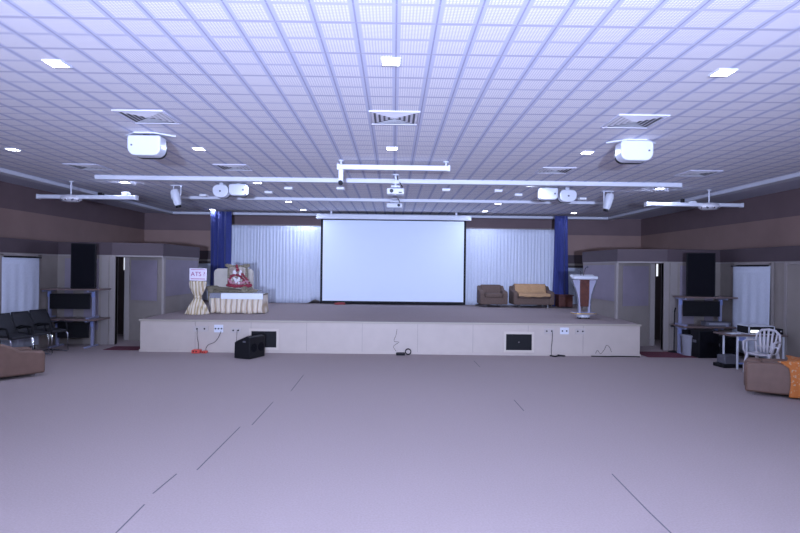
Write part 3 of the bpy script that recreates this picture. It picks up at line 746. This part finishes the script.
# brocade shawl over seat front
def shawl(u, v):
    x = -.62 + u * 1.36; y = -.40 + v * .55; return (x, y, .60 + .05 * math.exp(-((u - .1) / .18) ** 2) + .015 * math.sin(14 * u + 3 * v) - (.05 * (1 - v) ** 4) - .045 * u)
c_ = MB().grid(shawl, 40, 14).build('brocade_shawl', M['brocade'], None, smooth=True, solid=.012)
c_.location = (t2.location.x + .04, t2.location.y, ST); tag(c_, 'crumpled olive brocade shawl spread below the garlanded picture', 'shawl')
# framed picture with garland
YP = 15.05
pc = at(237.5, 276, Y=YP); zb = at(237.5, 287.5, Y=YP).z; ztp = at(237.5, 265.5, Y=YP).z
Wp, Hp = 23.0 * YP / F * .86, ztp - zb
t3 = thing('garlanded_picture', 'ornate framed picture hung with red and white flower garlands', 'picture', (pc.x, YP, zb + .01))
fr = 0.055
fm = MB().mm((-Wp / 2, -.02, 0), (Wp / 2, .02, fr)).mm((-Wp / 2, -.02, Hp - fr), (Wp / 2, .02, Hp)).mm((-Wp / 2, -.02, fr), (-Wp / 2 + fr, .02, Hp - fr)).mm((Wp / 2 - fr, -.02, fr), (Wp / 2, .02, Hp - fr)).build('frame', M['brocade'], t3, bevel=.012)
for sx in (-1, 1):
    MB().ball((sx * Wp * .43, -.01, Hp - .02), .07, (1.5, .4, .7)).ball((sx * Wp * .52, -.01, Hp - .0), .045, (1.2, .5, .8)).build('carved_crest', M['brocade'], fm, smooth=True)
MB().mm((-Wp / 2 + fr, -.008, fr), (Wp / 2 - fr, .01, Hp - fr)).build('faded_print', M['portrait'], t3)
rnd = random.Random(5)
def garland(pts, m, r, nm, n):
    mb = MB()
    for i in range(n):
        s_ = i / (n - 1) * (len(pts) - 1); j = min(int(s_), len(pts) - 2); q = s_ - j
        p = Vector(pts[j]) * (1 - q) + Vector(pts[j + 1]) * q
        mb.ball((p.x + rnd.uniform(-.02, .02), -.045 + rnd.uniform(-.012, .012), p.y + rnd.uniform(-.018, .018)), r * rnd.uniform(.75, 1.15), (1, .8, 1), 7, 5)
    mb.build(nm, m, t3, smooth=True)
garland([(-.22, .12), (-.17, .26), (-.07, .33), (.05, .33), (.14, .25), (.2, .14)], M['petal_red'], .03, 'red_garland', 30)
garland([(-.24, .06), (-.1, .03), (.05, .02), (.2, .04), (.36, .05)], M['petal_red'], .042, 'red_garland', 28)
garland([(-.02, Hp - .02), (0, Hp - .12), (.02, Hp - .16)], M['petal_red'], .03, 'red_garland', 9)
garland([(-.07, .42), (-.05, .36)], M['petal_white'], .035, 'white_garland', 5)
garland([(.09, .42), (.08, .33)], M['petal_white'], .033, 'white_garland', 5)
garland([(-.06, .24), (-.04, .13), (.0, .18), (.04, .24), (.05, .12)], M['petal_white'], .033, 'white_garland', 14)
garland([(-.2, .2), (-.15, .12), (.15, .09), (.24, .18), (.3, .12)], mat('pink flowers', (.50, .25, .30), .7), .034, 'pink_garland', 24)
garland([(.14, .36), (.24, .24), (.34, .1)], M['petal_red'], .028, 'red_garland', 12)

# ------------------------------------------------------------------ wedge monitor on the floor
c = at(249.5, 357, Z=0)
t = thing('floor_monitor_speaker', 'black wedge monitor speaker lying on the floor before the stage', 'speaker', (c.x, c.y, 0), math.radians(-113))
MB().prism([(-.19, 0), (-.185, .33), (.12, .455), (.20, .43), (.20, 0)], -.26, .26, 'X').build('cabinet', M['black'], t, bevel=.015)
MB().prism([(-.175, .345), (.105, .46), (.11, .452), (-.17, .335)], -.23, .23, 'X').build('front_grille', M['grille'], t)
MB().box((.262, .06, .35), (.012, .07, .03)).build('side_handle', M['grey_box'], t, bevel=.004)
for q in (-.12, .12): MB().cyl((q, .203, .22), .09, .01, 20, 'Y').build('back_vent', M['grille'], t)

# ------------------------------------------------------------------ stacked desks and speakers at the sides
def desk(w, d, h, label, loc, group, full=True):
    t = thing('desk', label, 'desk', loc, 0, group)
    MB().mm((-w / 2, -d / 2, h - .035), (w / 2, d / 2, h)).build('desk_top', M['wood_top'], t, bevel=.006)
    for sx in (-1, 1):
        x = sx * (w / 2 - .16) - .12 if sx > 0 else -w / 2 + .06
        lg = MB().mm((x - .03, .02, .03), (x + .03, .08, h - .035)).mm((x - .02, -d / 2 + .05, h - .075), (x + .02, d / 2 - .05, h - .035)).mm((x - .03, -d / 2 + .03, 0), (x + .03, d / 2 - .03, .035)).build('leg', M['steel_pale'], t, bevel=.006)
        MB().mm((x - .034, .01, h - .2), (x + .034, .022, h - .08)).build('blue_cap', M['steel_blue'], lg)
    MB().mm((-w / 2 + .1, -.03, .21), (w / 2 - .33, -.01, .56)).build('modesty_panel', M['black'], t)
    return t
def pa_speaker(w, d, h, label, loc, rz=0, name='loudspeaker'):
    t = thing(name, label, 'speaker', loc, rz)
    MB().mm((-w / 2, -d / 2, .0), (w / 2, d / 2, h)).build('cabinet', M['black'], t, bevel=.015)
    MB().mm((-w / 2 + .02, -d / 2 - .012, .02), (w / 2 - .02, -d / 2, h - .02)).build('grille', M['grille'], t, bevel=.006)
    MB().cyl((0, -d / 2 - .010, h * .30), w * .36, .014, 28, 'Y').build('woofer', M['grille'], t)
    MB().cyl((0, -d / 2 - .010, h * .70), w * .30, .014, 28, 'Y').build('woofer', M['grille'], t)
    for sx in (-1, 1):
        MB().box((sx * w / 2, 0, h * .6), (.008, .12, .06)).build('handle', M['grey_box'], t)
    return t
YD = 13.1
def xa(px, Y=YD): return at(px, 300, Y=Y).x
H1 = .66; H2 = 1.345 - H1
x0, x1 = xa(54), xa(104); desk(x1 - x0, .6, H1, 'lower desk of the stack near the left wall, beside black chairs', ((x0 + x1) / 2, YD, 0), 'stacked desks')
x0, x1 = xa(46), xa(105); dl = desk(x1 - x0, .55, H2, 'upper desk stacked on another near the left wall, carrying a loudspeaker', ((x0 + x1) / 2, YD, H1), 'stacked desks')
for px_, z_ in ((47, H1),):
    pass
pa_speaker(21.5 * YD / F, .36, 44.5 * YD / F, 'tall black loudspeaker on the left stacked desks', (xa(83.5), YD, H1 + H2 + .001), math.radians(24))
YR = 12.95
x0, x1 = xa(678, YR), xa(729, YR); desk(x1 - x0, .6, .66, 'lower desk of the stack near the right wall, with a grey box on it', ((x0 + x1) / 2, YR, 0), 'stacked desks')
x0, x1 = xa(678.5, YR), xa(733.5, YR); desk(x1 - x0, .55, .67, 'upper desk stacked on another near the right wall, carrying a loudspeaker', ((x0 + x1) / 2, YR, .66), 'stacked desks')
pa_speaker(25.5 * YR / F, .36, 43.5 * YR / F, 'tall black loudspeaker on the right stacked desks', (xa(700.2, YR), YR, 1.331), math.radians(-26))
# black cabinets below right desk
pa_speaker(22 * 12.45 / F, .3, .60, 'black loudspeaker on the floor under the right stacked desks', (xa(705, 12.5), 12.5, 0), .12, 'floor_loudspeaker')
pa_speaker(17 * 12.2 / F, .35, .48, 'black box speaker beneath the small equipment table', (xa(727, 12.4), 12.42, 0), .1, 'floor_loudspeaker')
t = thing('mixer_box', 'low grey equipment box on the right lower desk', 'equipment box', (xa(717, 12.8), 12.84, .661))
MB().mm((-.28, -.12, 0), (.28, .12, .10)).build('casing', M['grey_box'], t, bevel=.01)
MB().mm((-.22, -.125, .03), (.22, -.118, .075)).build('control_strip', M['bin'], t)
c = at(688.5, 355.5, Z=0)
t = thing('waste_bin', 'light grey round bin on the floor under the right desks', 'bin', (c.x, c.y, 0))
MB().lathe([(.12, 0), (.155, .44), (.165, .45), (.165, .465), (.14, .465), (.11, .03)], 24).build('tub', M['bin'], t, smooth='auto')
MB().lathe([(.163, .43), (.172, .44), (.172, .46), (.163, .468)], 24).build('rim', M['bin'], t, smooth='auto')
c = at(674, 352.5, Z=0)
t = thing('microphone_stand', 'thin black microphone stand beside the right desks', 'stand', (c.x, c.y, 0))
MB().lathe([(.13, 0), (.13, .02), (.03, .045)], 20).build('round_base', M['black'], t, smooth='auto')
MB().cyl((0, 0, .5), .012, .95, 10).build('pole', M['black'], t)
MB().tube([(0, 0, .95), (.01, -.03, 1.05)], .016, 8).build('clip', M['black'], t)
MB().box((0, 0, .62), (.16, .04, .035)).build('crossbar', M['black'], t)
# small table with equipment
YQ = 11.2
x0, x1 = xa(722, YQ), xa(779, YQ); W = x1 - x0; cx = (x0 + x1) / 2
zt = at(750, 333.5, Y=YQ).z
t = thing('equipment_table', 'small table with blue and white legs carrying audio equipment', 'table', (cx, YQ + .0, 0))
MB().mm((-W / 2, -.28, zt - .03), (W / 2, .3, zt)).build('table_top', M['wood_top'], t, bevel=.006)
for x in (xa(731, YQ) - cx, xa(740, YQ) - cx, xa(776, YQ) - cx):
    lg = MB().mm((x - .016, -.24, 0), (x + .016, -.21, zt - .03)).build('leg', M['white_plastic'], t, bevel=.004)
for x in (xa(731, YQ) - cx, xa(776, YQ) - cx):
    MB().mm((x - .016, .22, 0), (x + .016, .25, zt - .03)).build('leg', M['white_plastic'], t, bevel=.004)
for q in ((zt - .12, zt - .05), (.1, .13)): MB().mm((xa(731, YQ) - cx, -.23, q[0]), (xa(740, YQ) - cx, -.215, q[1])).build('blue_brace', M['steel_blue'], t)
x0, x1 = xa(743, YQ), xa(768.5, YQ); hh = 8.5 * YQ / F
t = thing('amplifier', 'white framed amplifier with a lit display on the small table', 'amplifier', ((x0 + x1) / 2, YQ, zt + .001)); w = x1 - x0
MB().mm((-w / 2 + .01, -.19, .012), (w / 2 - .01, .2, hh - .012)).build('casing', M['black'], t)
MB().mm((-w / 2, -.2, 0), (w / 2, .2, .015)).mm((-w / 2, -.2, hh - .015), (w / 2, .2, hh)).mm((-w / 2, -.2, 0), (-w / 2 + .015, -.18, hh)).mm((w / 2 - .015, -.2, 0), (w / 2, -.18, hh)).build('white_frame', M['white_plastic'], t)
MB().mm((-w / 2 + .04, -.196, hh * .22), (-w / 2 + .19, -.186, hh * .5)).build('lit_display', M['led'], t)
MB().cyl((w * .2, -.2, hh * .5), .02, .02, 12, 'Y').build('knob', M['chrome'], t)
x0, x1 = xa(769.5, YQ), xa(778, YQ); w = x1 - x0
t = thing('audio_unit', 'small black audio unit beside the amplifier', 'audio unit', ((x0 + x1) / 2, YQ, zt + .001))
MB().mm((-w / 2, -.16, 0), (w / 2, .16, .11)).build('casing', M['black'], t, bevel=.006)
MB().ball((w * .2, -.17, .06), .022).build('knob', M['chrome'], t, smooth=True)
t = thing('papers', 'white sheets of paper on the left of the small table', 'papers', (xa(733, YQ), YQ - .05, zt + .001), .2)
MB().mm((-.12, -.1, 0), (.1, .1, .004)).build('sheet', M['runner'], t)
MB().box((.03, .02, .006), (.2, .15, .003), rz=.3).build('sheet', M['runner'], t)
c = at(725, 366, Z=0)
t = thing('equipment_case', 'small grey box with dark foot on the floor before the equipment table', 'case', (c.x, c.y - .08, 0), .12)
MB().mm((-.20, -.16, 0), (.21, .16, .07)).build('dark_foot', M['black'], t, bevel=.01)
MB().prism([(-.13, .07), (-.10, .24), (.12, .24), (.14, .07)], -.14, .18, 'X').build('casing', M['grey_box'], t, bevel=.015)

# ------------------------------------------------------------------ plastic chair
def plastic_chair(label, loc, rz, s_=1.0):
    t = thing('plastic_chair', label, 'chair', loc, rz); m = M['cream_plastic']   # faces local -Y
    def seat(u, v):
        x = (u - .5) * (.46 - .05 * v); y = -.22 + v * .44
        return (x, y, .42 - .03 * math.sin(u * PI) - .02 * v + .0 * y)
    MB().grid(seat, 10, 10).build('seat', m, t, smooth=True, solid=.018)
    for sx in (-1, 1):
        MB().tube([(sx * .21, -.20, .43), (sx * .235, -.23, .22), (sx * .255, -.255, 0)], [.034, .030, .024], 8).build('leg', m, t, smooth=True)
        MB().tube([(sx * .19, .20, .42), (sx * .21, .26, .2), (sx * .225, .31, 0)], [.036, .032, .024], 8).build('leg', m, t, smooth=True)
        MB().tube([(sx * .235, -.22, .36), (sx * .27, -.25, .50), (sx * .275, -.22, .64), (sx * .275, -.05, .665), (sx * .26, .14, .655), (sx * .225, .23, .63)], [.024, .024, .027, .03, .028, .022], 8, .75).build('armrest', m, t, smooth=True)
        MB().tube([(sx * .20, .19, .42), (sx * .235, .235, .62), (sx * .215, .27, .78), (sx * .13, .29, .86), (0, .295, .88)], [.026, .025, .025, .026, .026], 8).build('back_frame', m, t, smooth=True)
    for k in range(5):
        x = (k - 2) * .072
        MB().tube([(x * .75, .195, .41), (x, .245, .62), (x * 1.15, .285, .865 - abs(k - 2) * .012)], [.020, .026, .022], 6, .4).build('back_slat', m, t, smooth=True)
    MB().tube([(-.21, .225, .53), (0, .245, .53), (.21, .225, .53)], .018, 6).build('back_rail', m, t, smooth=True)
    return t
c = at(757, 371, Z=0)
plastic_chair('white moulded plastic armchair standing before the equipment table', (6.96, 10.55, 0), math.radians(-55)).scale = (.9, .9, .92)

# ------------------------------------------------------------------ foreground sofas, side on
def side_sofa(label, loc, rz, L, prof, arm_t, legs, name='sofa'):
    t = thing(name, label, 'sofa', loc, rz); m = M['brown_sofa']
    MB().prism(prof, 0, arm_t, 'Y').build('arm', m, t, bevel=.035, seg=3)
    MB().prism(prof, L - arm_t, L, 'Y').build('arm', m, t, bevel=.035, seg=3)
    x0 = min(p[0] for p in prof); x1 = max(p[0] for p in prof); zt_ = max(p[1] for p in prof)
    MB().mm((x0 + .04, arm_t, .10), (x1 - .03, L - arm_t, .30)).build('base', m, t, bevel=.02)
    n = legs
    for k in range(n):
        c0 = arm_t + (L - 2 * arm_t) * k / n; c1 = arm_t + (L - 2 * arm_t) * (k + 1) / n
        MB().mm((x0 + .25, c0 + .01, .28), (x1 - .02, c1 - .01, .38)).build('seat_cushion', m, t, bevel=.04, seg=3)
    MB().mm((x0 + .02, arm_t, .25), (x0 + .24, L - arm_t, zt_ - .02)).build('backrest', m, t, bevel=.05, seg=3)
    for x in (x0 + .12, x1 - .12):
        for y in (.08, L - .08):
            MB().cyl((x, y, .045), .02, .1, 10).build('leg', M['chrome'], t)
    return t
# left: profile in x, back on the left, front on the right
pl = at(45.5, 375.5, Z=0)
side_sofa('low brown sofa seat at the left edge, seen from its side', (pl.x, pl.y, 0), math.radians(51),
          .72, [(-.98, .05), (-1.0, .60), (-.62, .59), (-.50, .54), (-.36, .45), (-.03, .43), (0, .38), (0, .05)], .14, 1, 'armchair')
pr = at(745, 394.5, Z=0)
so = side_sofa('brown sofa seat at the right edge, partly covered by an orange throw', (pr.x, pr.y, 0), math.radians(-30),
          .55, [(.95, .05), (.97, .56), (.5, .53), (.05, .50), (0, .46), (0, .05)], .14, 1, 'armchair')
# mirror right sofa: backrest on the right
for ch in so.children:
    pass
def drape(u, v):
    # u along x, v from floor at near side over the top and down behind
    path = [(-.025, .03), (-.03, .2), (-.03, .4), (-.025, .54), (.02, .572), (.2, .572), (.4, .572), (.56, .572)]
    s_ = v * (len(path) - 1); i = min(int(s_), len(path) - 2); q = s_ - i
    y = path[i][0] * (1 - q) + path[i + 1][0] * q; z = path[i][1] * (1 - q) + path[i + 1][1] * q
    x = .56 + u * .46 - (.13 * max(0, 1 - abs(v - .47) / .12) * (1 - u)) + .02 * math.sin(9 * v) * (1 - u)
    return (x, y - .012 * math.sin(16 * u + 4 * v) - .004, z + .01 * math.sin(10 * u + 7 * v) * (1 if v > .5 else 0))
dr = MB().grid(drape, 24, 40).build('orange_throw', M['orange_throw'], None, smooth=True, solid=.012)
dr.location = so.location; dr.rotation_euler = so.rotation_euler
tag(dr, 'orange patterned throw hanging over the end of the right sofa', 'throw')

# ------------------------------------------------------------------ black visitor chairs
def visitor_chair(label, loc, rz, tilt=0):
    t = thing('visitor_chair', label, 'chair', loc, rz, 'black chairs with chrome frames by the left wall')
    def fr(sx):
        return [(sx * .245, .40, .82), (sx * .245, .29, .63), (sx * .25, .16, .44), (sx * .25, -.22, .45), (sx * .25, -.27, .40), (sx * .25, -.29, .05), (sx * .25, -.26, .02), (sx * .25, .26, .02)]
    for sx in (-1, 1):
        MB().tube(fr(sx), .016, 8).build('frame', M['chrome'], t, smooth=True)
        MB().tube([(sx * .27, .20, .60), (sx * .28, .0, .65), (sx * .28, -.18, .64), (sx * .27, -.24, .45)], [.018, .026, .024, .014], 8).build('armrest', M['black'], t, smooth=True)
    MB().tube([(-.25, .26, .02), (.25, .26, .02)], .016, 8).build('floor_rail', M['chrome'], t, smooth=True)
    MB().box((0, -.04, .475), (.46, .46, .06), rx=.05).build('seat', M['black_fabric'], t, bevel=.025, seg=3)
    def bk(u, v):
        x = (u - .5) * (.46 - .06 * max(0, v - .7) / .3); return (x, .17 + .25 * v - .03 * math.sin(u * PI), .46 + .44 * v)
    MB().grid(bk, 10, 8).build('backrest', M['black_fabric'], t, smooth=True, solid=.045)
    return t
c1 = at(50, 350, Z=0); c2 = at(30, 352, Z=0); c3 = at(14, 354, Z=0)
visitor_chair('rightmost black chair with chrome frame, beside the stacked desks', (-7.36, 12.22, 0), math.radians(70)).scale = (.9, .9, 1)
visitor_chair('middle black chair with chrome frame, before the left doorway curtain', (-7.38, 11.68, 0), math.radians(72)).scale = (.9, .9, 1)
visitor_chair('leftmost black chair with chrome frame, close behind the left sofa', (-7.42, 11.14, 0), math.radians(70)).scale = (.9, .9, 1)

# ------------------------------------------------------------------ red mats
for sx, pxa, pxb, pya, pyb, lab in ((-1, 103, 141, 346.8, 350, 'strip of red carpet on the floor left of the stage'), (1, 643, 678, 352.3, 357.3, 'strip of red carpet on the floor right of the stage')):
    a, b = at(pxa, pyb, Z=0), at(pxb, pya, Z=0)
    xs = sorted((a.x, b.x))
    if sx < 0: xs[1] = -5.66
    else: xs[0] = 5.63
    o = MB().mm((xs[0], a.y, .001), (xs[1], min(b.y, 13.45), .010)).build('red_mat', M['red_carpet'])
    tag(o, lab, 'mat')

# ------------------------------------------------------------------ world and view
w = bpy.data.worlds.new('world'); SC.world = w; w.use_nodes = True
w.node_tree.nodes['Background'].inputs[0].default_value = (.5, .55, .8, 1)
w.node_tree.nodes['Background'].inputs[1].default_value = .02
vs = SC.view_settings; vs.view_transform = 'Standard'; vs.look = 'None'; vs.gamma = 1; vs.use_curve_mapping = False
vs.exposure = 1.3
